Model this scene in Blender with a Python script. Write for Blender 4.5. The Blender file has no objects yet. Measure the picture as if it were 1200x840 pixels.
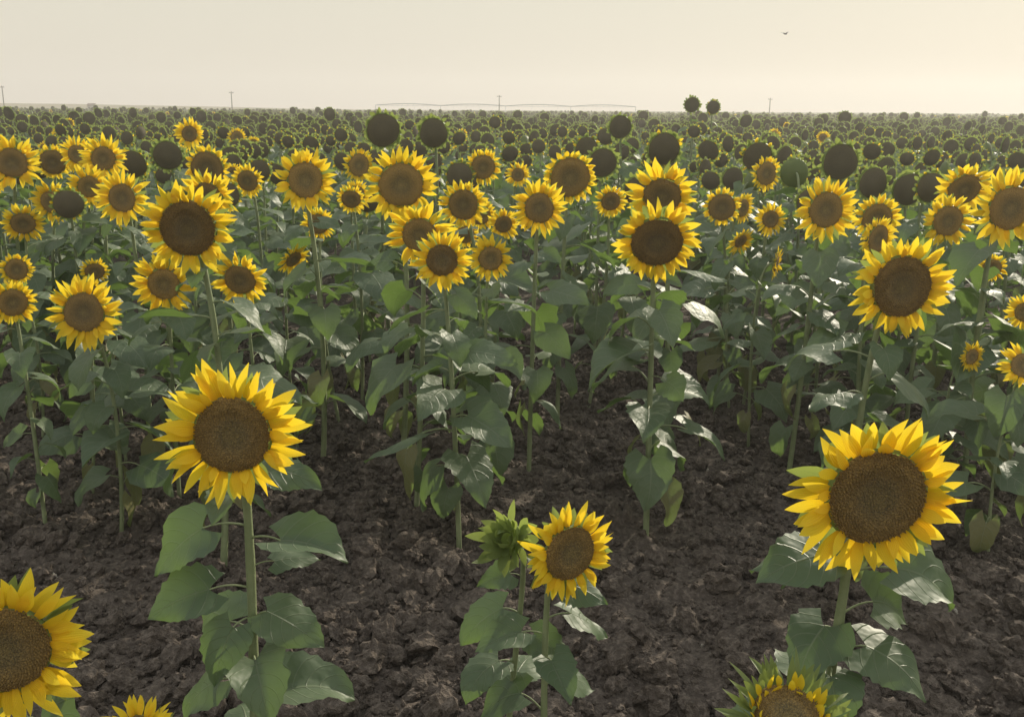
import bpy, math, random
import numpy as np
from mathutils import Vector, Matrix, noise as mnoise

sc = bpy.context.scene
sc.view_settings.view_transform = 'Standard'
sc.view_settings.look = 'None'
sc.view_settings.exposure = 0
rng = random.Random(7)

# ---------------------------------------------------------------- camera
F = 1152.0
PITCH = math.radians(14.15)
ROLL = math.radians(0.38)
CAMP = np.array([0.0, 0.0, 2.0])
fw = np.array([0, math.cos(PITCH), -math.sin(PITCH)])
r0 = np.array([1.0, 0, 0]); u0 = np.array([0, math.sin(PITCH), math.cos(PITCH)])
rt = r0 * math.cos(ROLL) + u0 * math.sin(ROLL)
up = u0 * math.cos(ROLL) - r0 * math.sin(ROLL)
cam = bpy.data.cameras.new("camera"); camo = bpy.data.objects.new("camera", cam)
sc.collection.objects.link(camo)
cam.sensor_width = 36; cam.lens = 36 * F / 1200
cam.clip_start = 0.05; cam.clip_end = 20000
M = Matrix(((rt[0], up[0], -fw[0], CAMP[0]), (rt[1], up[1], -fw[1], CAMP[1]), (rt[2], up[2], -fw[2], CAMP[2]), (0, 0, 0, 1)))
camo.matrix_world = M
sc.camera = camo

def survey(px, py, dist):
    """world position of a thing seen along a bearing, at a given ground distance"""
    d = rt * (px - 600) / F + up * (420 - py) / F + fw
    return CAMP + d * (dist / d[1])

# ---------------------------------------------------------------- materials
def newmat(name):
    m = bpy.data.materials.new(name); m.use_nodes = True
    nt = m.node_tree
    for n in list(nt.nodes): nt.nodes.remove(n)
    return m, nt
def N(nt, t, **kw):
    n = nt.nodes.new(t)
    for k, v in kw.items(): setattr(n, k, v)
    return n
def L(nt, a, b): nt.links.new(a, b)
def math_n(nt, op, a, b=None, clamp=False):
    n = N(nt, 'ShaderNodeMath', operation=op); n.use_clamp = clamp
    for i, v in enumerate((a, b)):
        if v is None: continue
        if isinstance(v, (int, float)): n.inputs[i].default_value = v
        else: L(nt, v, n.inputs[i])
    return n.outputs[0]
def mix_c(nt, f, a, b, blend='MIX'):
    n = N(nt, 'ShaderNodeMix', data_type='RGBA', blend_type=blend)
    if isinstance(f, (int, float)): n.inputs[0].default_value = f
    else: L(nt, f, n.inputs[0])
    for s, v in ((n.inputs[6], a), (n.inputs[7], b)):
        if isinstance(v, tuple): s.default_value = (*v, 1)
        else: L(nt, v, s)
    return n.outputs[2]
def ramp(nt, f, stops):
    n = N(nt, 'ShaderNodeValToRGB'); L(nt, f, n.inputs[0])
    el = n.color_ramp.elements
    while len(el) < len(stops): el.new(0.5)
    for e, (p, c) in zip(el, stops):
        e.position = p; e.color = (*c, 1)
    return n.outputs[0]
def noise_n(nt, scale, detail=3, vec=None, rough=0.5):
    n = N(nt, 'ShaderNodeTexNoise'); n.inputs['Scale'].default_value = scale
    n.inputs['Detail'].default_value = detail; n.inputs['Roughness'].default_value = rough
    if vec is not None: L(nt, vec, n.inputs['Vector'])
    return n.outputs[0]
def pv(nt):
    a = N(nt, 'ShaderNodeAttribute'); a.attribute_name = 'pv'
    s = N(nt, 'ShaderNodeSeparateXYZ'); L(nt, a.outputs['Vector'], s.inputs[0])
    return s.outputs
def objpos(nt):
    return N(nt, 'ShaderNodeTexCoord').outputs['Object']

# petals
mPetal, nt = newmat("petal_yellow")
s = pv(nt)
base = ramp(nt, s[1], [(0.0, (0.74, 0.40, 0.012)), (0.3, (0.92, 0.67, 0.025)), (1.0, (0.94, 0.75, 0.06))])
base = mix_c(nt, math_n(nt, 'MULTIPLY', s[2], 0.35), base, (0.88, 0.53, 0.012))
str_ = math_n(nt, 'SINE', math_n(nt, 'MULTIPLY', s[0], 38.0))
bmp = N(nt, 'ShaderNodeBump'); bmp.inputs['Strength'].default_value = 0.4; bmp.inputs['Distance'].default_value = 0.001
L(nt, str_, bmp.inputs['Height'])
p = N(nt, 'ShaderNodeBsdfPrincipled'); L(nt, base, p.inputs['Base Color']); p.inputs['Roughness'].default_value = 0.6
p.inputs['Specular IOR Level'].default_value = 0.25
L(nt, bmp.outputs[0], p.inputs['Normal'])
t = N(nt, 'ShaderNodeBsdfTranslucent'); L(nt, base, t.inputs[0])
mx = N(nt, 'ShaderNodeMixShader'); mx.inputs[0].default_value = 0.5
L(nt, p.outputs[0], mx.inputs[1]); L(nt, t.outputs[0], mx.inputs[2])
o = N(nt, 'ShaderNodeOutputMaterial'); L(nt, mx.outputs[0], o.inputs[0])

# leaves
def leaf_material(name, c1, c2, vein, tr, trf):
    m, nt = newmat(name)
    s = pv(nt)
    au = math_n(nt, 'ABSOLUTE', math_n(nt, 'SUBTRACT', math_n(nt, 'MULTIPLY', s[0], 2.0), 1.0))
    mid = math_n(nt, 'SUBTRACT', 1.0, math_n(nt, 'MULTIPLY', au, 22.0), True)
    ph = math_n(nt, 'SUBTRACT', math_n(nt, 'MULTIPLY', s[1], 5.5), math_n(nt, 'MULTIPLY', math_n(nt, 'POWER', au, 1.3), 2.1))
    ph = math_n(nt, 'ADD', ph, math_n(nt, 'ADD', 10.2, s[2]))
    fr = math_n(nt, 'ABSOLUTE', math_n(nt, 'SUBTRACT', math_n(nt, 'FRACT', ph), 0.5))
    lat = math_n(nt, 'SUBTRACT', 1.0, math_n(nt, 'MULTIPLY', fr, 14.0), True)
    v = math_n(nt, 'MAXIMUM', mid, math_n(nt, 'MULTIPLY', lat, 0.7))
    n1 = noise_n(nt, 22, 2, objpos(nt))
    f = math_n(nt, 'ADD', math_n(nt, 'MULTIPLY', s[2], 0.6), math_n(nt, 'MULTIPLY', n1, 0.5), True)
    c = mix_c(nt, f, c1, c2)
    yel = math_n(nt, 'MULTIPLY', math_n(nt, 'GREATER_THAN', s[2], 0.93), 0.6)
    c = mix_c(nt, yel, c, (0.24, 0.18, 0.07))
    c = mix_c(nt, math_n(nt, 'MULTIPLY', v, 0.6), c, vein)
    pk = math_n(nt, 'ADD', math_n(nt, 'MULTIPLY', v, -0.6), math_n(nt, 'MULTIPLY', n1, 2.2))
    b = N(nt, 'ShaderNodeBump'); b.inputs['Strength'].default_value = 0.7; b.inputs['Distance'].default_value = 0.004
    L(nt, pk, b.inputs['Height'])
    p = N(nt, 'ShaderNodeBsdfPrincipled'); L(nt, c, p.inputs['Base Color']); p.inputs['Roughness'].default_value = 0.5
    p.inputs['Specular IOR Level'].default_value = 0.45
    L(nt, b.outputs[0], p.inputs['Normal'])
    t = N(nt, 'ShaderNodeBsdfTranslucent'); L(nt, mix_c(nt, math_n(nt, 'MULTIPLY', v, 0.35), tr, c1), t.inputs[0])
    mx = N(nt, 'ShaderNodeMixShader'); mx.inputs[0].default_value = trf
    L(nt, p.outputs[0], mx.inputs[1]); L(nt, t.outputs[0], mx.inputs[2])
    o = N(nt, 'ShaderNodeOutputMaterial'); L(nt, mx.outputs[0], o.inputs[0])
    return m
mLeaf = leaf_material("sunflower_leaf", (0.062, 0.102, 0.056), (0.125, 0.168, 0.092), (0.24, 0.28, 0.17), (0.18, 0.29, 0.06), 0.32)
mBract = leaf_material("sunflower_bract", (0.13, 0.18, 0.06), (0.21, 0.26, 0.09), (0.22, 0.27, 0.11), (0.34, 0.42, 0.09), 0.42)

# stem
mStem, nt = newmat("sunflower_stem")
c = mix_c(nt, noise_n(nt, 30, 2, objpos(nt)), (0.15, 0.19, 0.085), (0.26, 0.30, 0.16))
p = N(nt, 'ShaderNodeBsdfPrincipled'); L(nt, c, p.inputs['Base Color']); p.inputs['Roughness'].default_value = 0.65
b = N(nt, 'ShaderNodeBump'); b.inputs['Strength'].default_value = 0.5; b.inputs['Distance'].default_value = 0.002
L(nt, noise_n(nt, 240, 1, objpos(nt)), b.inputs['Height']); L(nt, b.outputs[0], p.inputs['Normal'])
o = N(nt, 'ShaderNodeOutputMaterial'); L(nt, p.outputs[0], o.inputs[0])

# disc
mDisc, nt = newmat("sunflower_disc")
s = pv(nt)
c = ramp(nt, s[1], [(0.0, (0.27, 0.21, 0.08)), (0.32, (0.15, 0.118, 0.05)), (0.55, (0.25, 0.165, 0.052)), (0.8, (0.36, 0.23, 0.065)), (1.0, (0.29, 0.17, 0.035))])
sp = noise_n(nt, 420, 1, objpos(nt))
c = mix_c(nt, ramp(nt, sp, [(0.42, (0, 0, 0)), (0.62, (1, 1, 1))]), mix_c(nt, 0.4, c, (0.05, 0.034, 0.018)), mix_c(nt, 0.30, c, (0.5, 0.33, 0.09)))
c = mix_c(nt, math_n(nt, 'MULTIPLY', s[2], 0.35), c, (0.05, 0.036, 0.022))
p = N(nt, 'ShaderNodeBsdfPrincipled'); L(nt, c, p.inputs['Base Color']); p.inputs['Roughness'].default_value = 0.85
b = N(nt, 'ShaderNodeBump'); b.inputs['Strength'].default_value = 0.9; b.inputs['Distance'].default_value = 0.004
vo = N(nt, 'ShaderNodeTexVoronoi'); vo.inputs['Scale'].default_value = 220; L(nt, objpos(nt), vo.inputs['Vector'])
L(nt, vo.outputs[0], b.inputs['Height']); L(nt, b.outputs[0], p.inputs['Normal'])
o = N(nt, 'ShaderNodeOutputMaterial'); L(nt, p.outputs[0], o.inputs[0])
# dry disc
mDry, nt = newmat("sunflower_seed_head")
s = pv(nt)
c = ramp(nt, s[1], [(0.0, (0.085, 0.072, 0.045)), (0.6, (0.06, 0.05, 0.035)), (1.0, (0.095, 0.08, 0.04))])
c = mix_c(nt, noise_n(nt, 160, 1, objpos(nt)), c, (0.12, 0.10, 0.055))
p = N(nt, 'ShaderNodeBsdfPrincipled'); L(nt, c, p.inputs['Base Color']); p.inputs['Roughness'].default_value = 0.9
o = N(nt, 'ShaderNodeOutputMaterial'); L(nt, p.outputs[0], o.inputs[0])
PM = [mStem, mLeaf, mPetal, mDisc, mBract, mDry]
STEM, LEAF, PETAL, DISC, BRACT, DRY = range(6)

# soil
def soil_material(name, c1, c2, c3):
    m, nt = newmat(name)
    pos = N(nt, 'ShaderNodeNewGeometry').outputs['Position']
    n1 = noise_n(nt, 1.3, 2, pos); n2 = noise_n(nt, 42, 3, pos, 0.65); n3 = noise_n(nt, 190, 1, pos, 0.6)
    c = mix_c(nt, ramp(nt, n1, [(0.35, (0, 0, 0)), (0.65, (1, 1, 1))]), c1, c2)
    c = mix_c(nt, ramp(nt, n2, [(0.45, (0, 0, 0)), (0.72, (1, 1, 1))]), c, c3)
    h = math_n(nt, 'ADD', n2, math_n(nt, 'MULTIPLY', n3, 0.4))
    b = N(nt, 'ShaderNodeBump'); b.inputs['Strength'].default_value = 1.0; b.inputs['Distance'].default_value = 0.016
    L(nt, h, b.inputs['Height'])
    p = N(nt, 'ShaderNodeBsdfPrincipled'); L(nt, c, p.inputs['Base Color']); p.inputs['Roughness'].default_value = 0.95
    p.inputs['Specular IOR Level'].default_value = 0.15
    L(nt, b.outputs[0], p.inputs['Normal'])
    o = N(nt, 'ShaderNodeOutputMaterial'); L(nt, p.outputs[0], o.inputs[0])
    return m
mSoil = soil_material("dark_soil", (0.066, 0.053, 0.044), (0.092, 0.075, 0.062), (0.175, 0.145, 0.12))
mStone = soil_material("pale_stone", (0.30, 0.27, 0.22), (0.36, 0.33, 0.28), (0.38, 0.35, 0.3))

def simple_mat(name, col, rough=0.7, metal=0.0, nscale=3.0, var=0.25):
    m, nt = newmat(name)
    c = mix_c(nt, noise_n(nt, nscale, 4, objpos(nt)), tuple(x * (1 - var) for x in col), tuple(min(1, x * (1 + var)) for x in col))
    p = N(nt, 'ShaderNodeBsdfPrincipled'); L(nt, c, p.inputs['Base Color']); p.inputs['Roughness'].default_value = rough
    p.inputs['Metallic'].default_value = metal
    o = N(nt, 'ShaderNodeOutputMaterial'); L(nt, p.outputs[0], o.inputs[0])
    return m

# ---------------------------------------------------------------- mesh builder
class MB:
    def __init__(s): s.v = []; s.f = []; s.m = []; s.a = []; s.n = 0
    def raw(s, V, faces, A, mat):
        V = np.asarray(V, float).reshape(-1, 3); A = np.asarray(A, float).reshape(-1, 3)
        s.v.append(V); s.a.append(A)
        fs = (np.asarray(faces) + s.n).tolist()
        s.f += fs; s.m += [mat] * len(fs); s.n += len(V)
    def grid(s, P, U, V, mat, rnd=0.5):
        m, n = P.shape[:2]
        U = np.broadcast_to(U, (m, n)); V = np.broadcast_to(V, (m, n))
        A = np.stack([U, V, np.full((m, n), rnd)], -1)
        i = np.arange(m - 1)[:, None] * n + np.arange(n - 1)[None, :]
        q = np.stack([i, i + 1, i + n + 1, i + n], -1).reshape(-1, 4)
        s.raw(P, q, A, mat)
    def tube(s, path, rad, k, mat, rnd=0.5):
        path = np.asarray(path, float); n = len(path)
        T = np.gradient(path, axis=0); T /= np.linalg.norm(T, axis=1)[:, None] + 1e-9
        ref = np.array([0.31, 0.95, 0.05]) if abs(T[0][2]) > 0.6 else np.array([0.02, 0.05, 1.0])
        a = ref - (T @ ref)[:, None] * T; a /= np.linalg.norm(a, axis=1)[:, None] + 1e-9
        b = np.cross(T, a)
        th = np.linspace(0, 2 * math.pi, k + 1)
        P = path[:, None] + (a[:, None] * np.cos(th)[None, :, None] + b[:, None] * np.sin(th)[None, :, None]) * np.broadcast_to(rad, (n,))[:, None, None]
        s.grid(P, np.linspace(0, 1, k + 1)[None, :], np.linspace(0, 1, n)[:, None], mat, rnd)
    def absorb(s, o, loc, sc_, yaw):
        V = np.concatenate(o.v) * sc_; c_, s_ = math.cos(yaw), math.sin(yaw)
        V = np.stack([V[:, 0] * c_ - V[:, 1] * s_, V[:, 0] * s_ + V[:, 1] * c_, V[:, 2]], -1) + np.asarray(loc)
        s.v.append(V); s.a.append(np.concatenate(o.a)); n0 = s.n
        s.f += [[i + n0 for i in f] for f in o.f]; s.m += o.m; s.n += len(V)
    def mesh(s, name, mats, smooth=True):
        me = bpy.data.meshes.new(name)
        V = np.concatenate(s.v); A = np.concatenate(s.a)
        me.from_pydata(V.tolist(), [], s.f)
        for m in mats: me.materials.append(m)
        me.polygons.foreach_set('material_index', s.m)
        if smooth: me.polygons.foreach_set('use_smooth', [True] * len(s.f))
        at = me.attributes.new('pv', 'FLOAT_VECTOR', 'POINT')
        at.data.foreach_set('vector', A.astype(np.float32).ravel())
        me.update()
        return me

def nrm(v): v = np.asarray(v, float); return v / (np.linalg.norm(v) + 1e-12)
PX = [0, .2, .42, .68, .86, 1]; PY = [.45, .82, 1, .80, .42, .03]
LX = [0, .06, .14, .24, .34, .45, .56, .68, .8, .9, 1.0]; LY = [.5, .78, .95, 1.0, .97, .88, .74, .56, .36, .19, .01]

def blade(mb, C, e, tan, n, r0, Ln, W, lift, curl, cup, twist, bend, rows, cols, mat, rnd, prof=(PX, PY)):
    sv = np.linspace(0, 1, rows)
    ang = lift + curl * sv
    dr = np.cos(ang) * Ln / (rows - 1); dz = np.sin(ang) * Ln / (rows - 1)
    r = r0 + np.concatenate([[0], np.cumsum(dr[:-1])]); z = np.concatenate([[0], np.cumsum(dz[:-1])])
    w = np.interp(sv, *prof) * W * 0.5
    u = np.linspace(-1, 1, cols)
    tw = twist * sv
    zoff = cup * (u[None, :] ** 2) * w[:, None] + u[None, :] * w[:, None] * np.sin(tw)[:, None]
    x = u[None, :] * w[:, None] * np.cos(tw)[:, None] + (bend * sv ** 2 * Ln)[:, None]
    P = C + e * r[:, None, None] + n * (z[:, None] + zoff)[..., None] + tan * x[..., None]
    mb.grid(P, (u[None, :] + 1) / 2, sv[:, None], mat, rnd)

def leaf(mb, O, az, Ln, W, phi0, bend, roll, cup, R, rows, cols, rnd, wave=0.05):
    d = np.array([math.cos(az), math.sin(az), 0.0]); z = np.array([0, 0, 1.0])
    side = np.array([-math.sin(az), math.cos(az), 0.0])
    K = 12
    sv = np.linspace(0, 1, K); ang = phi0 - bend * sv
    cx = np.concatenate([[0], np.cumsum(np.cos(ang[:-1]) / (K - 1))]) * Ln
    cz = np.concatenate([[0], np.cumsum(np.sin(ang[:-1]) / (K - 1))]) * Ln
    v = np.linspace(0, 1, rows) if rows > 4 else np.array([0.0, .3, .65, 1.0][:rows])
    u = np.linspace(-1, 1, cols)
    pk = R.uniform(.85, 1.25)
    w = np.interp(v ** pk, LX, LY) * W * 0.5
    ser = np.ones((rows, cols))
    if rows > 7:
        jr = np.array([[R.uniform(-.05, .05) for _ in range(2)] for _ in range(rows - 2)])
        ser[1:-1, 0] += np.where(np.arange(rows - 2) % 2, .04, -.04) + jr[:, 0]; ser[1:-1, -1] += np.where(np.arange(rows - 2) % 2, .04, -.04) + jr[:, 1]
    X = u[None, :] * w[:, None] * ser
    y = v[:, None] - R.uniform(.16, .3) * np.abs(u[None, :]) ** 1.3 * (1 - v[:, None]) ** 2
    yc = np.clip(y, 0, 1)
    ax = np.interp(yc, sv, cx) + np.minimum(y, 0) * Ln * math.cos(phi0)
    azz = np.interp(yc, sv, cz) + np.minimum(y, 0) * Ln * math.sin(phi0)
    an = np.interp(yc, sv, ang)
    ph1, ph2, wf = R.uniform(0, 6), R.uniform(0, 6), R.uniform(6, 11)
    sb = R.uniform(-.16, .16); tw = R.uniform(-.5, .5)
    zz = cup * np.abs(X) + wave * Ln * np.abs(u[None, :]) ** 2 * np.sin(v[:, None] * wf + ph1 + np.sign(u[None, :]) * ph2)
    zz = zz + 0.012 * Ln * np.cos(v[:, None] * 30 - np.abs(u[None, :]) * 8) * (np.abs(u[None, :]) * (1 - np.abs(u[None, :])) * 2) * (rows > 7)
    rl = roll + tw * v[:, None]
    Xr = X * np.cos(rl) - zz * np.sin(rl); Zr = X * np.sin(rl) + zz * np.cos(rl)
    Xr = Xr + sb * Ln * v[:, None] ** 2
    nx = -np.sin(an); nz = np.cos(an)
    P = O + d * (ax + nx * Zr)[..., None] + z * (azz + nz * Zr)[..., None] + side * Xr[..., None]
    mb.grid(P, np.broadcast_to((u[None, :] + 1) / 2, (rows, cols)), np.broadcast_to(v[:, None], (rows, cols)), LEAF, rnd)

def make_plant(seed, h=1.4, Rh=0.13, state='flower', yaw=0.0, pitch=0.0, lod=1, leafL=0.2, nleaf=12, ratio=0.53, base=None, leaf_lo=0.12, own=None, top=0.93, as_mb=False):
    R = random.Random(seed); mb = MB()
    C = np.array([0, 0, h])
    n = np.array([math.sin(yaw) * math.cos(pitch), -math.cos(yaw) * math.cos(pitch), math.sin(pitch)])
    a = nrm(np.cross(n, [0.001, 0.002, 1.0])); b = nrm(np.cross(a, n))
    if lod == 0: pr, pc, dk, fl = 8, 5, 40, 900
    elif lod == 1: pr, pc, dk, fl = 5, 3, 20, 0
    else: pr, pc, dk, fl = 3, 3, 10, 0
    rd = Rh * ratio
    if base is None: base = (-n[0] * 0.10 + R.uniform(-.07, .07), -n[1] * 0.08 + R.uniform(-.05, .05))
    P0 = np.array([base[0], base[1], -0.03]); depth = rd * 0.45
    P3 = C - n * depth
    if state == 'bud' or pitch > 0.7:
        P2 = C - n * 0.16
    else:
        P2 = C - nrm(n + np.array([0, 0, -0.35])) * 0.13
        P2[2] = h - 0.01
    P1 = np.array([base[0] + R.uniform(-.12, .12), base[1] + R.uniform(-.05, .05), h * 0.66])
    K = {0: 26, 1: 14, 2: 7}[lod]
    tt = np.linspace(0, 1, K)[:, None]
    path = (1 - tt) ** 3 * P0 + 3 * (1 - tt) ** 2 * tt * P1 + 3 * (1 - tt) * tt ** 2 * P2 + tt ** 3 * P3
    sr = 0.0105 * (h / 1.4) * (0.8 + Rh * 2)
    rad = sr * (1.15 - 0.45 * tt[:, 0]) * (1 + 0.05 * np.sin(tt[:, 0] * 40))
    mb.tube(path, rad, {0: 12, 1: 7, 2: 4}[lod], STEM, R.random())
    nr = {0: 12, 1: 6, 2: 3}[lod]
    rr = np.linspace(0.001, 1, nr)
    dome = R.uniform(0.06, 0.14) if state == 'flower' else R.uniform(0.12, 0.32)
    if state == 'dry': zprof = dome * rd * (1 - rr ** 2.2)
    else: zprof = rd * (dome * (1 - rr ** 2) - 0.08 * np.exp(-(rr / 0.35) ** 2) + 0.05 * np.exp(-((rr - .72) / 0.2) ** 2))
    th = np.linspace(0, 2 * math.pi, dk + 1)
    wob = 1 + 0.025 * np.sin(th * 2 + R.uniform(0, 6)) + 0.02 * np.sin(th * 3 + R.uniform(0, 6)) + 0.015 * np.sin(th * 5 + R.uniform(0, 6))
    wob[-1] = wob[0]
    Pd = C + n * zprof[:, None, None] + (a * np.cos(th)[None, :, None] + b * np.sin(th)[None, :, None]) * (rr[:, None, None] * rd * wob[None, :, None])
    dm = DRY if state == 'dry' else (BRACT if state == 'bud' else DISC)
    mb.grid(Pd, th[None, :] / 6.283, rr[:, None], dm, R.random())
    if fl and state != 'bud':
        k = np.arange(fl); r_ = np.sqrt((k + .5) / fl); t_ = k * 2.39996323
        jit = np.array([R.uniform(-.012, .012) for _ in k])
        zz = np.interp(r_, rr, zprof)
        e_ = a * np.cos(t_)[:, None] + b * np.sin(t_)[:, None]; f_ = -a * np.sin(t_)[:, None] + b * np.cos(t_)[:, None]
        ctr = C + e_ * ((r_ + jit) * rd)[:, None] + n * zz[:, None]
        sz = rd * 0.026 * (1 + 0.3 * (r_ > .6)); hh = rd * np.where(r_ > .55, 0.085, 0.035) * np.array([R.uniform(.5, 1.3) for _ in k])
        hh = np.where(r_ < .25, rd * .05, hh)
        tip = ctr + n * hh[:, None] + e_ * (hh * 0.2)[:, None]
        V = np.stack([ctr + e_ * sz[:, None], ctr + f_ * sz[:, None], ctr - e_ * sz[:, None], ctr - f_ * sz[:, None], tip], 1)
        i = (k * 5)[:, None]
        fs = np.concatenate([i + np.array([0, 1, 4]), i + np.array([1, 2, 4]), i + np.array([2, 3, 4]), i + np.array([3, 0, 4])])
        A = np.zeros((fl, 5, 3)); A[:, :, 0] = .5; A[:, :, 1] = r_[:, None]; A[:, :, 2] = np.array([R.random() for _ in k])[:, None]
        mb.raw(V, fs, A, DISC if state != 'dry' else DRY)
    bz = np.array([0.02, -0.06, -0.2, -0.36, -0.46]) * rd * 1.1; br = np.array([1.0, 1.06, 0.96, 0.6, 0.10]) * rd
    Pb = C + n * bz[:, None, None] + (a * np.cos(th)[None, :, None] + b * np.sin(th)[None, :, None]) * br[:, None, None]
    mb.grid(Pb, th[None, :] / 6.283, np.linspace(0, 1, 5)[:, None], BRACT, R.random() * .5)
    def ring(cnt, r0, zo, Lr, Wr, lift, curl, mat, jl=.2, cup=.25, cols=None, rows=None):
        ph = R.uniform(0, 6)
        for i in range(cnt):
            t = ph + 2 * math.pi * (i + R.uniform(-.42, .42)) / cnt
            e = a * math.cos(t) + b * math.sin(t); tn = -a * math.sin(t) + b * math.cos(t)
            blade(mb, C + n * zo, e, tn, n, r0, Lr * R.uniform(1 - jl, 1 + jl * .6), Wr * R.uniform(.7, 1.15),
                  lift + R.uniform(-.22, .22), curl + R.uniform(-.7, .65), cup * R.uniform(-.3, 1.2), R.uniform(-.9, .9), R.uniform(-.26, .26),
                  rows or pr, cols or pc, mat, R.random() * (0.9 if mat == BRACT else 1))
    Lp = Rh - rd * 0.95
    if state == 'flower':
        c1, c2 = {0: (24, 21), 1: (20, 17), 2: (15, 13)}[lod]
        wf = {0: .185, 1: .205, 2: .29}[lod]
        ring(c1, rd * .98, -rd * .10, Lp * 1.1, Rh * wf, .08, .12, PETAL, .24)
        ring(c2, rd * .96, -rd * .03, Lp * .98, Rh * wf * .93, .28, -.10, PETAL, .3)
        if lod < 2: ring(c1 // 2, rd * .95, rd * .0, Lp * .72, Rh * .15, .6, -.3, PETAL, .35)
        ring({0: 22, 1: 14, 2: 0}[lod], rd * .95, -rd * .22, Lp * .95, Rh * .18, -.02, .25, BRACT, .3)
    elif state == 'dry':
        Lb = rd * (0.27 if lod < 2 else .2)
        c2 = {0: 26, 1: 20, 2: 12}[lod]
        ring(c2, rd * .97, -rd * .03, Lb, rd * .26, .35, .5, BRACT, .5)
        ring(c2, rd * 1.0, -rd * .12, Lb * 1.35, rd * .3, .05, .4, BRACT, .5)
        if R.random() < .3 and lod < 2: ring(7, rd * .97, 0, Lb * 1.5, rd * .25, .2, .9, PETAL, .5)
    elif state == 'bud':
        for k_ in range(4):
            ring(12, rd * (1 - .18 * k_) * .9, rd * (.0 + .12 * k_), Rh * (1.0 - .12 * k_), Rh * .34, .35 + .28 * k_, .65, BRACT, .25, .3)
    elif state == 'opening':
        ring(20, rd * .95, 0, Rh * .36, Rh * .14, 1.0, .5, PETAL, .25)
        ring(20, rd * .8, 0, Rh * .3, Rh * .13, 1.2, .6, PETAL, .25)
        ring(24, rd * 1.0, -rd * .05, Rh * .5, Rh * .12, 1.0, .2, BRACT, .3)
        ring(24, rd * 1.02, -rd * .1, Rh * .6, Rh * .14, .7, .1, BRACT, .3)
        ring(24, rd * 1.02, -rd * .2, Rh * .7, Rh * .15, .35, .1, BRACT, .3)
    lr, lc = {0: (17, 9), 1: (9, 5), 2: (4, 3)}[lod]
    az = R.uniform(0, 6.28)
    if own: nodes = [((h - dz) / h, math.radians(ad), sz_ * .94) for dz, ad, sz_ in own]
    else:
        nodes = []
        for i in range(nleaf):
            f = (i + R.uniform(-.25, .25)) / max(1, nleaf - 1)
            t = leaf_lo + (top - leaf_lo) * max(0, min(1, f))
            az += 2.4 + R.uniform(-.5, .5)
            nodes.append((t, az, leafL * (1.0 - 0.5 * max(0, t - .65) / .35) * (0.6 + 0.4 * min(1, t / .4)) * R.uniform(.55, 1.15)))
    zc = path[:int(K * .9), 2]
    for (t, aa, size) in nodes:
        zt = min(t * h, zc[-1])
        O = np.array([np.interp(zt, zc, path[:len(zc), 0]), np.interp(zt, zc, path[:len(zc), 1]), zt])
        pl = size * R.uniform(.4, .8)
        el = R.uniform(.35, .95)
        d = np.array([math.cos(aa), math.sin(aa), 0])
        q = np.linspace(0, 1, 6 if lod < 2 else 3)[:, None]
        pp = O + d * (pl * math.cos(el)) * q + np.array([0, 0, 1.0]) * (pl * (math.sin(el) * q - 0.35 * q ** 2))
        mb.tube(pp, size * 0.017 * (1.2 - .4 * q[:, 0]), {0: 8, 1: 4, 2: 3}[lod], STEM, .6)
        low = max(0, .45 - t)
        front = max(0, -math.sin(aa))
        rn = R.random() * .92
        wr = R.uniform(.8, 1.08)
        if t < .34 and R.random() < .45 and not own: rn = .97; low += .3; wr *= .7
        rl = R.uniform(-.5, .5) + (.45 if own else .15) * math.cos(aa)
        leaf(mb, pp[-1], aa + R.uniform(-.3, .3), size * 1.08, size * wr, R.uniform(-.55, .25) - low * 1.3 - .2 * front, R.uniform(.3, 1.35) + low, rl, R.uniform(-.3, .45), R, lr, lc, rn)
    if as_mb: return mb
    return mb.mesh("sunflower_mesh", PM)

def place(name, me, loc, rotz=0):
    o = bpy.data.objects.new(name, me); o.location = loc; o.rotation_euler[2] = rotz
    sc.collection.objects.link(o); return o

# ---------------------------------------------------------------- ground
def vnoise(x, y, s, seed):
    x = x / s + seed * 17.3; y = y / s + seed * 9.1
    xi = np.floor(x); yi = np.floor(y); xf = x - xi; yf = y - yi
    def hsh(a, b):
        t = np.sin(a * 127.1 + b * 311.7 + seed * 74.7) * 43758.5453
        return t - np.floor(t)
    sx = xf * xf * (3 - 2 * xf); sy = yf * yf * (3 - 2 * yf)
    return (hsh(xi, yi) * (1 - sx) + hsh(xi + 1, yi) * sx) * (1 - sy) + (hsh(xi, yi + 1) * (1 - sx) + hsh(xi + 1, yi + 1) * sx) * sy
def gz(x, y):
    x = np.asarray(x, float); y = np.asarray(y, float)
    f = np.exp(-np.maximum(0, np.hypot(x, y) - 9) / 6)
    z = 0.06 * (vnoise(x, y, .9, 1) - .5) + 0.07 * (vnoise(x, y, .33, 2) - .5) + 0.05 * (vnoise(x, y, .13, 3) - .5) + 0.045 * (vnoise(x, y, .055, 4) - .5)
    return z * f
def axis(lo, hi, step, far):
    c = np.arange(lo, hi + step * .5, step)
    g = []; d = step
    p = hi
    while p < far: d *= 1.22; p += d; g.append(p)
    g2 = []; d = step; p = lo
    while p > -far: d *= 1.22; p -= d; g2.append(p)
    return np.array(g2[::-1] + list(c) + g)
xs = axis(-4.2, 4.2, 0.02, 9000); ys = axis(2.4, 8.6, 0.02, 9000)
X, Y = np.meshgrid(xs, ys)
P = np.stack([X, Y, gz(X, Y)], -1)
mb = MB(); mb.grid(P, 0.5, 0.5, 0)
place("ground", mb.mesh("ground", [mSoil]), (0, 0, 0))

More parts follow.
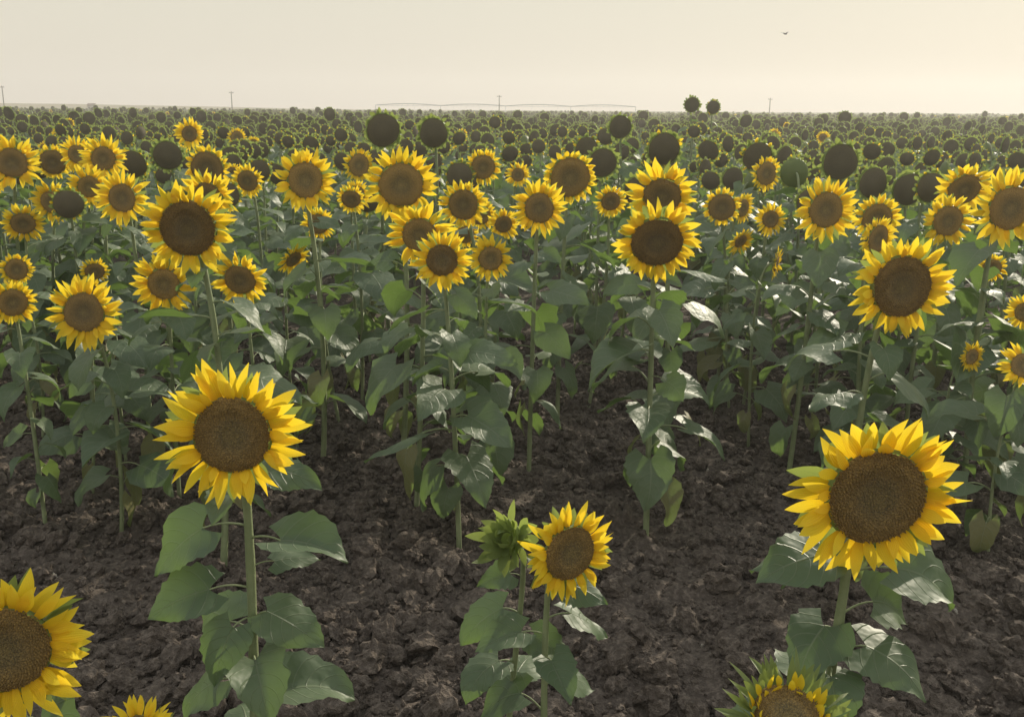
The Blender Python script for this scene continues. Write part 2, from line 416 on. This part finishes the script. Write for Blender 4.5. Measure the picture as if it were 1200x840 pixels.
# ---------------------------------------------------------------- GN instancing
def scatter(name, pts, rots, scls, idxs, coll):
    me = bpy.data.meshes.new(name); me.from_pydata([tuple(p) for p in pts], [], [])
    a = me.attributes.new('rot', 'FLOAT_VECTOR', 'POINT'); a.data.foreach_set('vector', np.asarray(rots, np.float32).ravel())
    a = me.attributes.new('scl', 'FLOAT_VECTOR', 'POINT'); a.data.foreach_set('vector', np.asarray(scls, np.float32).ravel())
    a = me.attributes.new('idx', 'INT', 'POINT'); a.data.foreach_set('value', np.asarray(idxs, np.int32))
    ob = place(name, me, (0, 0, 0))
    ng = bpy.data.node_groups.new(name, 'GeometryNodeTree')
    ng.interface.new_socket(name='Geometry', in_out='INPUT', socket_type='NodeSocketGeometry')
    ng.interface.new_socket(name='Geometry', in_out='OUTPUT', socket_type='NodeSocketGeometry')
    gi = ng.nodes.new('NodeGroupInput'); go = ng.nodes.new('NodeGroupOutput')
    ci = ng.nodes.new('GeometryNodeCollectionInfo'); ci.inputs['Collection'].default_value = coll
    ci.inputs['Separate Children'].default_value = True; ci.inputs['Reset Children'].default_value = True
    ip = ng.nodes.new('GeometryNodeInstanceOnPoints'); ip.inputs['Pick Instance'].default_value = True
    def na(nm, ty):
        n = ng.nodes.new('GeometryNodeInputNamedAttribute'); n.data_type = ty; n.inputs['Name'].default_value = nm; return n.outputs['Attribute']
    er = ng.nodes.new('FunctionNodeEulerToRotation')
    lk = ng.links.new
    lk(gi.outputs[0], ip.inputs['Points']); lk(ci.outputs[0], ip.inputs['Instance'])
    lk(na('idx', 'INT'), ip.inputs['Instance Index'])
    lk(na('rot', 'FLOAT_VECTOR'), er.inputs[0]); lk(er.outputs[0], ip.inputs['Rotation'])
    lk(na('scl', 'FLOAT_VECTOR'), ip.inputs['Scale'])
    lk(ip.outputs[0], go.inputs[0])
    md = ob.modifiers.new('instances', 'NODES'); md.node_group = ng
    return ob
def variants(cname, meshes, base):
    c = bpy.data.collections.new(cname)
    for i, me in enumerate(meshes):
        o = bpy.data.objects.new("%s_%02d" % (base, i), me); c.objects.link(o)
    return c

def clod(seed, mat):
    import bmesh
    bm = bmesh.new(); bmesh.ops.create_icosphere(bm, subdivisions=3, radius=1)
    off = Vector((seed * 7.7, seed * 3.1, seed * 1.9))
    for v in bm.verts:
        d = 1 + .6 * mnoise.noise(v.co * 1.1 + off) + .35 * mnoise.noise(v.co * 2.7 + off) + .16 * mnoise.noise(v.co * 6 + off)
        v.co = v.co * d; v.co.z *= .8
    me = bpy.data.meshes.new("clod"); bm.to_mesh(me); bm.free(); me.materials.append(mat)
    me.polygons.foreach_set('use_smooth', [False] * len(me.polygons)); return me
cl = variants("soil_clod_shapes", [clod(i, mSoil) for i in range(7)] + [clod(9, mStone)], "soil_clod")
nr = np.random.default_rng(3)
n = 36000
x = nr.uniform(-4.4, 4.4, n); y = 2.3 + 6.5 * nr.random(n) ** 1.25
keep = np.abs(x) < .6 * y + .5; x, y = x[keep], y[keep]; n = len(x)
den = vnoise(x, y, .5, 8)
sz = 0.006 + 0.011 * nr.pareto(2.3, n); sz = np.clip(sz * (.5 + 1.2 * den), .005, .055)
z = gz(x, y) + sz * .5
idx = nr.integers(0, 7, n); stn = nr.random(n) < .004; idx[stn] = 7; sz[stn] = np.clip(sz[stn], .008, .022)
scatter("soil_clods", np.stack([x, y, z], -1), nr.uniform(0, 6.28, (n, 3)) * [.15, .15, 1], np.stack([sz * nr.uniform(.8, 1.3, n), sz * nr.uniform(.8, 1.3, n), sz], -1), idx, cl)

# ---------------------------------------------------------------- individually seen sunflowers
OWN = {
 0: [(.15, 250, .10), (.15, 20, .12), (.24, 192, .15), (.27, -20, .155), (.34, 15, .10), (.39, 205, .14), (.46, -120, .13), (.47, -20, .15), (.5, 150, .15), (.56, -70, .15), (.62, 190, .16), (.7, 20, .17), (.78, 120, .15), (.84, -110, .15), (.92, -10, .13)],
 1: [(.10, -50, .09), (.15, 200, .155), (.18, 165, .14), (.20, -15, .165), (.29, 15, .13), (.33, 205, .14), (.38, -30, .15), (.41, -110, .12), (.46, 100, .15), (.52, 185, .16), (.6, -60, .16), (.68, 30, .16), (.76, 150, .15), (.85, -100, .14)],
 2: [(.11, -20, .10), (.2, 10, .12), (.24, 190, .11), (.3, -70, .11), (.37, 30, .12), (.44, 160, .13), (.52, -40, .13), (.62, 80, .12), (.7, 200, .12), (.8, -60, .11)],
 3: [(.08, -10, .06), (.13, 200, .08), (.23, 185, .13), (.28, -30, .10), (.36, 210, .13), (.45, 80, .12), (.54, -90, .13), (.65, 180, .12), (.78, 20, .11)],
 4: [(.15, 150, .13), (.2, -30, .14), (.28, -100, .15), (.35, 170, .15), (.45, 30, .15), (.55, -60, .15), (.68, 120, .14), (.8, -150, .13)],
 5: [(.09, 10, .10), (.11, 190, .11), (.15, -60, .12), (.18, 60, .13), (.25, -160, .14), (.33, -20, .14), (.43, 100, .14), (.55, -90, .14), (.7, 20, .13)],
}
H = [
 (272, 510, 162, 1.90, 'flower', 4, 6, .52, .155, 9, 0),
 (1028, 583, 192, 1.70, 'flower', 2, -4, .56, .165, 9, 0),
 (668, 648, 118, 1.90, 'flower', 28, 2, .54, .13, 9, 0),
 (597, 632, 70, 1.95, 'bud', -30, 25, .5, .12, 7, 0),
 (4, 762, 168, 1.55, 'flower', 20, 4, .52, .15, 8, 0),
 (925, 842, 124, 1.45, 'opening', 5, 62, .62, .14, 7, 0),
 (160, 862, 80, 1.6, 'flower', 0, 35, .5, .10, 6, 0),
 (98, 366, 80, 4.3, 'flower', 8, 4, .52, .24, 16, 1),
 (192, 333, 70, 4.7, 'flower', 5, -8, .5, .25, 16, 1),
 (281, 328, 64, 4.9, 'flower', -4, -14, .55, .26, 16, 1),
 (220, 268, 104, 3.95, 'flower', 3, -6, .58, .27, 18, 0),
 (518, 305, 72, 4.15, 'flower', 4, 4, .5, .25, 19, 0),
 (575, 303, 54, 4.9, 'flower', 8, -2, .52, .24, 15, 1),
 (492, 276, 82, 4.5, 'flower', -6, -10, .5, .26, 16, 1),
 (770, 284, 98, 4.3, 'flower', 0, -18, .6, .27, 20, 0),
 (776, 230, 82, 5.0, 'flower', -6, -16, .52, .27, 17, 1),
 (1057, 336, 114, 3.5, 'flower', 6, -2, .58, .25, 17, 0),
 (632, 244, 66, 5.2, 'flower', 4, 0, .52, .26, 16, 1),
 (543, 240, 58, 5.6, 'flower', -3, -5, .6, .26, 16, 1),
 (470, 217, 84, 5.2, 'flower', 10, -5, .6, .27, 16, 1),
 (358, 211, 72, 5.4, 'flower', 25, 2, .55, .26, 16, 1),
 (590, 263, 40, 6.0, 'flower', 12, -8, .5, .25, 15, 1),
 (143, 232, 62, 6.0, 'flower', 0, 4, .48, .26, 17, 1),
 (60, 237, 46, 6.6, 'flower', -5, -4, .5, .26, 17, 1),
 (14, 191, 58, 6.8, 'flower', 14, 2, .52, .26, 17, 1),
 (121, 186, 50, 7.0, 'flower', 10, 2, .5, .26, 17, 1),
 (90, 181, 38, 8.0, 'flower', 0, 0, .5, .25, 16, 1),
 (222, 157, 34, 9.5, 'flower', 0, 0, .5, .25, 16, 1),
 (27, 262, 44, 6.2, 'flower', 20, -20, .55, .26, 16, 1),
 (344, 304, 40, 5.6, 'flower', 50, -30, .5, .25, 15, 1),
 (244, 231, 66, 6.0, 'flower', -10, -14, .5, .27, 17, 1),
 (104, 219, 46, 6.6, 'flower', 30, -10, .5, .26, 17, 1),
 (243, 197, 50, 7.4, 'flower', 0, -8, .72, .26, 17, 1),
 (290, 212, 38, 7.8, 'flower', -10, -8, .62, .26, 16, 1),
 (62, 190, 36, 8.2, 'flower', 10, -8, .72, .26, 16, 1),
 (668, 208, 62, 6.2, 'flower', 4, -10, .74, .27, 17, 1),
 (968, 246, 74, 5.2, 'flower', 4, 0, .52, .27, 17, 1),
 (1028, 256, 54, 5.6, 'flower', -3, -6, .6, .27, 17, 1),
 (1111, 259, 58, 5.4, 'flower', 0, -5, .55, .26, 17, 1),
 (1184, 244, 82, 4.7, 'flower', 4, -3, .55, .27, 18, 1),
 (1130, 222, 62, 6.0, 'flower', 0, -22, .55, .27, 17, 1),
 (903, 257, 38, 6.6, 'flower', 4, -2, .5, .25, 16, 1),
 (910, 309, 38, 5.8, 'flower', 65, -8, .5, .25, 15, 1),
 (1139, 418, 34, 4.6, 'flower', 20, 0, .5, .23, 13, 1),
 (1200, 428, 50, 4.2, 'flower', -30, 25, .5, .24, 14, 1),
 (1201, 366, 40, 4.9, 'flower', -40, 0, .5, .25, 14, 1),
 (846, 243, 44, 6.8, 'flower', 0, -5, .7, .26, 16, 1),
 (871, 244, 36, 7.2, 'flower', 40, -5, .55, .26, 16, 1),
 (868, 283, 36, 6.4, 'flower', 30, -25, .45, .25, 15, 1),
 (566, 196, 42, 7.6, 'flower', 8, -8, .66, .26, 16, 1),
 (607, 205, 30, 8.6, 'flower', 8, 0, .5, .26, 16, 1),
 (449, 153, 40, 8.2, 'dry', 6, -4, .92, .27, 17, 1),
 (508, 156, 36, 8.8, 'dry', -4, -4, .9, .27, 17, 1),
 (706, 191, 36, 7.8, 'dry', 4, -6, .9, .27, 17, 1),
 (778, 175, 40, 8.0, 'dry', 3, -8, .9, .27, 17, 1),
 (727, 149, 28, 11., 'dry', 3, -4, .9, .27, 17, 1),
 (888, 184, 36, 8.4, 'dry', 3, -8, .9, .27, 17, 1),
 (985, 190, 42, 8.0, 'dry', 3, -8, .92, .27, 17, 1),
 (1065, 222, 38, 7.2, 'dry', 3, -8, .9, .27, 17, 1),
 (811, 123, 18, 17., 'dry', 3, -4, .9, .25, 15, 1),
 (836, 126, 16, 19., 'dry', 3, -4, .9, .25, 15, 1),
]
hero_xy = []
for i, (px, py, D, dist, st, yaw, pit, ra, lL, nl, lod) in enumerate(H):
    Pw = survey(px, py, dist)
    slant = np.linalg.norm(Pw - CAMP)
    zbase = float(gz(Pw[0], Pw[1] + .09))
    Rr = 0.5 * D * slant / F
    me = make_plant(100 + i * 13, h=Pw[2] - zbase, Rh=Rr, state=st, yaw=math.radians(yaw), pitch=math.radians(pit), lod=lod, leafL=lL * .92, nleaf=max(6, nl - 1), ratio=ra,
                    leaf_lo=.17, top=.87, own=OWN.get(i))
    place("sunflower", me, (Pw[0], Pw[1], zbase))
    hero_xy.append((Pw[0], Pw[1] + .09))

# ---------------------------------------------------------------- the field
def vset(lod, ncount, state, s0, as_mb=False):
    out = []
    for i in range(ncount):
        R = random.Random(s0 + i)
        ra = R.uniform(.5, .68) if state == 'flower' else .92
        Rh = R.uniform(.095, .135) if state == 'flower' else (R.uniform(.088, .125) if lod < 2 else R.uniform(.115, .145))
        out.append(make_plant(s0 + i * 7, h=R.uniform(1.34, 1.48) + (.06 if lod == 2 else 0), Rh=Rh, state=state, yaw=R.uniform(-.3, .3), pitch=R.uniform(-.35, .05), lod=lod, leafL=R.uniform(.21, .26), nleaf=14 if lod < 2 else 8, ratio=ra, leaf_lo=.18 if lod < 2 else .45, top=.88 if lod < 2 else .8, as_mb=as_mb))
    return out
m1f = vset(1, 8, 'flower', 1000, True); m1d = vset(1, 9, 'dry', 2000, True)
m2f = vset(2, 4, 'flower', 3000, True); m2d = vset(2, 8, 'dry', 4000, True)
singles = [m.mesh("sunflower_mesh", PM) for m in m1f + m1d]
NF, ND = 8, 9
def patch(seed, size, rowgap, gap, fset, dset, pf):
    R = random.Random(seed); mb = MB()
    x = -size / 2 + rowgap / 2
    while x < size / 2:
        y = -size / 2 + R.uniform(0, gap)
        while y < size / 2:
            s = R.gauss(1, .065) * (1.14 if R.random() < .06 else 1)
            yw = R.gauss(.08, .28) if R.random() > .06 else R.uniform(-3, 3)
            mb.absorb(R.choice(fset) if R.random() < pf else R.choice(dset), (x + R.gauss(0, .1), y, 0), s, yw)
            y += gap * R.uniform(.7, 1.35)
        x += rowgap
    return mb.mesh("sunflower_patch_mesh", PM)
PA = [patch(50 + i, 1.6, .8, .4, m1f, m1d, pf) for i, pf in enumerate([.5, .45, .35, .15, .1, .05, 0, .03, 0])]   # 11-22 m
PB = [patch(150 + i, 3.2, .8, .42, m2f, m2d, pf) for i, pf in enumerate([.07, .04, .02, 0, 0, 0])]   # 22-46 m
PC = [patch(250 + i, 5.0, 1.0, .7, m2f, m2d, pf) for i, pf in enumerate([.03, .01, 0, 0])]   # 46-160 m
coll = variants("sunflower_shapes", singles + PA + PB + PC, "sunflower_shape")
pts, rots, scls, ids = [], [], [], []
rows_near = [-6.3, -5.45, -4.6, -3.75, -2.95, -2.1, -1.15, -.3, .65, 1.98, 2.75, 3.6, 4.4, 5.2, 6.0]
hx = np.array(hero_xy)
def add(x, y):
    s = rng.gauss(1.0, .06)
    dd = math.hypot(x, y)
    pf = .38 * math.exp(-max(0, dd - 6) / 4.5)
    if x < -0.15 * y: pf *= 1.7
    fl = rng.random() < pf or dd < 6.8
    i = rng.randrange(NF) if fl else NF + rng.randrange(ND)
    if dd < 6.5: s *= rng.uniform(.72, .92)
    yw = rng.gauss(.08, .28)
    if rng.random() < .06: yw = rng.uniform(-3, 3)
    pts.append((x, y, 0)); rots.append((rng.gauss(0, .035), rng.gauss(0, .035), yw)); scls.append((s, s, s)); ids.append(i)
for xr in rows_near:
    start = {-1.15: 6.0, -.3: 5.8, .65: 5.8, 1.98: 5.0}.get(xr, 4.3)
    y = start + rng.uniform(0, .4)
    while y < 11:
        x = xr + rng.gauss(0, .07) 
        if abs(x) < .6 * y + 1.6 and rng.random() > .1 and np.min(np.hypot(hx[:, 0] - x, hx[:, 1] - y)) > .2:
            add(x, y)
        y += rng.uniform(.38, .65) if y < 8 else rng.uniform(.3, .5)
def fill(y0, y1, size, first, count, flow):
    y = y0 + size / 2
    while y < y1:
        hw = .56 * y + 2 + size
        x = -hw + rng.uniform(0, size)
        while x < hw:
            left = x < -0.12 * y
            k = rng.randrange(flow) if rng.random() < (.5 if left else .15) * max(.2, 1 - (y - y0) / (y1 - y0)) else flow + rng.randrange(count - flow)
            mir = -1 if rng.random() < .5 else 1; zs = rng.uniform(.95, 1.05)
            pts.append((x, y + rng.uniform(-.1, .1), 0)); rots.append((0, 0, rng.gauss(0, .06))); scls.append((mir, 1, zs)); ids.append(first + k)
            x += size
        y += size
b0 = NF + ND
fill(11.0, 22.0, 1.6, b0, len(PA), 3)
fill(22.2, 46.0, 3.2, b0 + len(PA), len(PB), 3)
fill(46.3, 170.0, 5.0, b0 + len(PA) + len(PB), len(PC), 2)
scatter("sunflower_field", pts, rots, scls, ids, coll)

# distant crop canopy
mCan, nt = newmat("crop_canopy")
pos = N(nt, 'ShaderNodeNewGeometry').outputs['Position']
c = mix_c(nt, ramp(nt, noise_n(nt, 2.2, 3, pos, .7), [(.4, (0, 0, 0)), (.62, (1, 1, 1))]), (0.035, 0.038, 0.024), (0.085, 0.10, 0.055))
p = N(nt, 'ShaderNodeBsdfPrincipled'); L(nt, c, p.inputs['Base Color']); p.inputs['Roughness'].default_value = .9
p.inputs['Specular IOR Level'].default_value = .1
o = N(nt, 'ShaderNodeOutputMaterial'); L(nt, p.outputs[0], o.inputs[0])
ys = np.concatenate([np.arange(47, 90, .35), np.geomspace(90, 620, 160)]); xs = np.linspace(-1, 1, 420)
X = xs[None, :] * (ys[:, None] * .75 + 10); Y = np.broadcast_to(ys[:, None], X.shape)
Z = 1.05 + .3 * (vnoise(X, Y, .8, 5) - .5) + .3 * (vnoise(X, Y, 2.5, 6) - .5) + .14 * nr.random(X.shape)
Z[0, :] = 0.3
mb = MB(); mb.grid(np.stack([X, Y, Z], -1), .5, .5, 0)
place("crop_canopy", mb.mesh("crop_canopy", [mCan]), (0, 0, 0))

# ---------------------------------------------------------------- horizon things
mHill = simple_mat("dry_land", (0.22, 0.19, 0.13), .95, 0, .01)
xs = np.linspace(-1400, 1400, 200); ys = np.linspace(1300, 1800, 8)
X, Y = np.meshgrid(xs, ys)
Z = (6.5 * np.exp(-((X + 800) / 330) ** 2) + 2.5 * vnoise(X, Y, 160, 3)) * np.sin(np.pi * (Y - 1300) / 500)
mb = MB(); mb.grid(np.stack([X, Y, Z + .05], -1), .5, .5, 0); place("distant_hills", mb.mesh("distant_hills", [mHill]), (0, 0, 0))

mWood = simple_mat("weathered_wood", (0.13, 0.11, 0.09)); mGlass = simple_mat("insulator_ceramic", (0.3, 0.3, 0.28), .3)
def box(mb, c, s, mat):
    c = np.array(c, float); s = np.array(s, float) / 2
    V = [c + s * np.array([i, j, k]) for i in (-1, 1) for j in (-1, 1) for k in (-1, 1)]
    mb.raw(V, [[0, 1, 3, 2], [4, 6, 7, 5], [0, 4, 5, 1], [2, 3, 7, 6], [0, 2, 6, 4], [1, 5, 7, 3]], [[.5, .5, .5]] * 8, mat)
for px, hp in ((5, 12.5), (272, 10.5), (585, 9.5), (902, 9)):
    Pw = survey(px, 126, 520); mb = MB()
    mb.tube([(0, 0, -.5), (0, 0, hp * .5), (0, 0, hp)], [.3, .26, .2], 8, 0)
    box(mb, (0, 0, hp - .7), (2.4, .2, .24), 0)
    for dx in (-.95, 0, .95): mb.tube([(dx, 0, hp - .6), (dx, 0, hp - .1)], [.1, .07], 6, 1)
    place("utility_pole", mb.mesh("utility_pole", [mWood, mGlass], False), (Pw[0], 520, 0))

mGalv = simple_mat("galvanised_steel", (0.5, 0.5, 0.49), .5, .1); mTyre = simple_mat("tyre_rubber", (0.03, 0.03, 0.03))
mb = MB(); A0 = survey(440, 126, 560)[0]; A1 = survey(745, 126, 560)[0]; ns = 4; sl = (A1 - A0) / ns
for k in range(ns):
    xx = np.linspace(k * sl, (k + 1) * sl, 13); q = np.linspace(0, 1, 13); zt = 4.3 + 1.3 * np.sin(np.pi * q) * .7
    top = np.stack([xx, 0 * xx, zt], -1); mb.tube(top, .24, 6, 0)
    for sgn in (-.6, .6):
        bot = np.stack([xx, 0 * xx + sgn * np.sin(np.pi * q), zt - 1.0 * np.sin(np.pi * q) - .05], -1)
        mb.tube(bot, .08, 4, 0)
        for j in range(1, 12): mb.tube([top[j], bot[j]], .06, 4, 0)
for k in range(ns + 1):
    x0_ = k * sl
    for sgn in (-1.9, 1.9):
        mb.tube([(x0_, 0, 4.3), (x0_, sgn, .7)], .14, 5, 0)
        mb.tube([(x0_ - .15, sgn, .62), (x0_ + .15, sgn, .62)], [.62, .62], 14, 1)
    mb.tube([(x0_, -1.9, .8), (x0_, 1.9, .8)], .1, 5, 0)
    for xd in np.linspace(x0_, min(x0_ + sl, ns * sl), 6)[1:-1]: mb.tube([(xd, 0, 4.4), (xd, 0, 2.2)], .03, 3, 0)
place("center_pivot_irrigator", mb.mesh("center_pivot_irrigator", [mGalv, mTyre], False), (A0, 560, 0))

mWall = simple_mat("whitewashed_wall", (.42, .38, .33)); mRoof = simple_mat("clay_roof", (.2, .13, .1)); mDoor = simple_mat("dark_door", (.06, .05, .05))
mb = MB(); box(mb, (0, 0, 1.7), (4.4, 4, 3.4), 0)
V = [(-2.5, -2.3, 3.4), (2.5, -2.3, 3.4), (2.5, 2.3, 3.4), (-2.5, 2.3, 3.4), (-2.5, 0, 4.6), (2.5, 0, 4.6)]
mb.raw(V, [[0, 1, 5, 4], [3, 4, 5, 2]], [[.5] * 3] * 6, 1); mb.raw(V, [[0, 4, 3], [1, 2, 5]], [[.5] * 3] * 6, 0)
box(mb, (-1, -2.03, 1.1), (1.1, .1, 2.2), 2); box(mb, (1.1, -2.03, 1.7), (1, .1, 1), 2)
Pw = survey(108, 126, 640); place("farm_building", mb.mesh("farm_building", [mWall, mRoof, mDoor], False), (Pw[0], 640, 0))

# bird
mBird = simple_mat("bird_feathers", (0.035, 0.03, 0.03), .8)
mb = MB()
xx = np.linspace(-.13, .15, 12); rb = np.interp(np.linspace(0, 1, 12), [0, .2, .5, .75, .85, .93, 1], [.012, .022, .04, .03, .026, .02, .003])
mb.tube(np.stack([xx, 0 * xx, 0 * xx], -1), rb, 10, 0)
for sg in (-1, 1):
    q = np.linspace(0, 1, 7); ch = np.interp(q, [0, .5, 1], [.10, .085, .01])
    yw = sg * q * .24; zw = .07 * np.sin(q * 2.2); xb = .03 - .06 * q ** 2
    mb.grid(np.stack([np.stack([xb + ch / 2, yw, zw], -1), np.stack([xb, yw, zw + .01], -1), np.stack([xb - ch / 2, yw, zw], -1)], 1), .5, .5, 0)
mb.grid(np.array([[(-.11, -.012, 0), (-.11, .012, 0)], [(-.2, -.04, 0), (-.2, .04, 0)]], float), .5, .5, 0)
Pw = survey(920, 40, 50); b_ = place("bird", mb.mesh("bird", [mBird]), tuple(Pw), .6)

# ---------------------------------------------------------------- thin dusty evening haze lying over the field
mHz, nt = newmat("haze_air")
vs = N(nt, 'ShaderNodeVolumeScatter'); vs.inputs['Color'].default_value = (1, .98, .94, 1); vs.inputs['Density'].default_value = .0026; vs.inputs['Anisotropy'].default_value = .4
o = N(nt, 'ShaderNodeOutputMaterial'); L(nt, vs.outputs[0], o.inputs['Volume'])
mb = MB(); box(mb, (0, 45, 2.8), (400, 190, 6.5), 0)
place("haze", mb.mesh("haze", [mHz], False), (0, 0, 0))

# ---------------------------------------------------------------- world and sun
SEL, SAZ = math.radians(25), math.radians(36)     # azimuth clockwise from +Y
sd = Vector((math.sin(SAZ) * math.cos(SEL), math.cos(SAZ) * math.cos(SEL), math.sin(SEL)))
w = bpy.data.worlds.new("World"); sc.world = w; w.use_nodes = True; nt = w.node_tree
for n_ in list(nt.nodes): nt.nodes.remove(n_)
sky = N(nt, 'ShaderNodeTexSky'); sky.sky_type = 'NISHITA'; sky.sun_disc = False
sky.sun_elevation = SEL; sky.sun_rotation = SAZ; sky.dust_density = 4; sky.air_density = 1; sky.ozone_density = 1
b1 = N(nt, 'ShaderNodeBackground'); L(nt, sky.outputs[0], b1.inputs[0]); b1.inputs[1].default_value = 0.004
tc = N(nt, 'ShaderNodeTexCoord')
sx = N(nt, 'ShaderNodeSeparateXYZ'); L(nt, tc.outputs['Generated'], sx.inputs[0])
hc = ramp(nt, sx.outputs[2], [(0.0, (0.74, 0.67, 0.565)), (0.03, (0.745, 0.685, 0.575)), (0.13, (0.74, 0.705, 0.58)), (0.5, (0.82, 0.82, 0.77)), (1.0, (0.82, 0.86, 0.88))])
b2 = N(nt, 'ShaderNodeBackground'); L(nt, hc, b2.inputs[0]); b2.inputs[1].default_value = 1.0
ad = N(nt, 'ShaderNodeAddShader'); L(nt, b1.outputs[0], ad.inputs[0]); L(nt, b2.outputs[0], ad.inputs[1])
o = N(nt, 'ShaderNodeOutputWorld'); L(nt, ad.outputs[0], o.inputs[0])
sl_ = bpy.data.lights.new("sun", 'SUN'); sl_.energy = 5.0; sl_.angle = math.radians(.5); sl_.color = (1, .9, .72)
so = bpy.data.objects.new("sun", sl_); sc.collection.objects.link(so)
so.rotation_euler = sd.to_track_quat('Z', 'Y').to_euler()
so.location = (20, 30, 20)
print("objs", len(sc.objects), "field", len(pts))
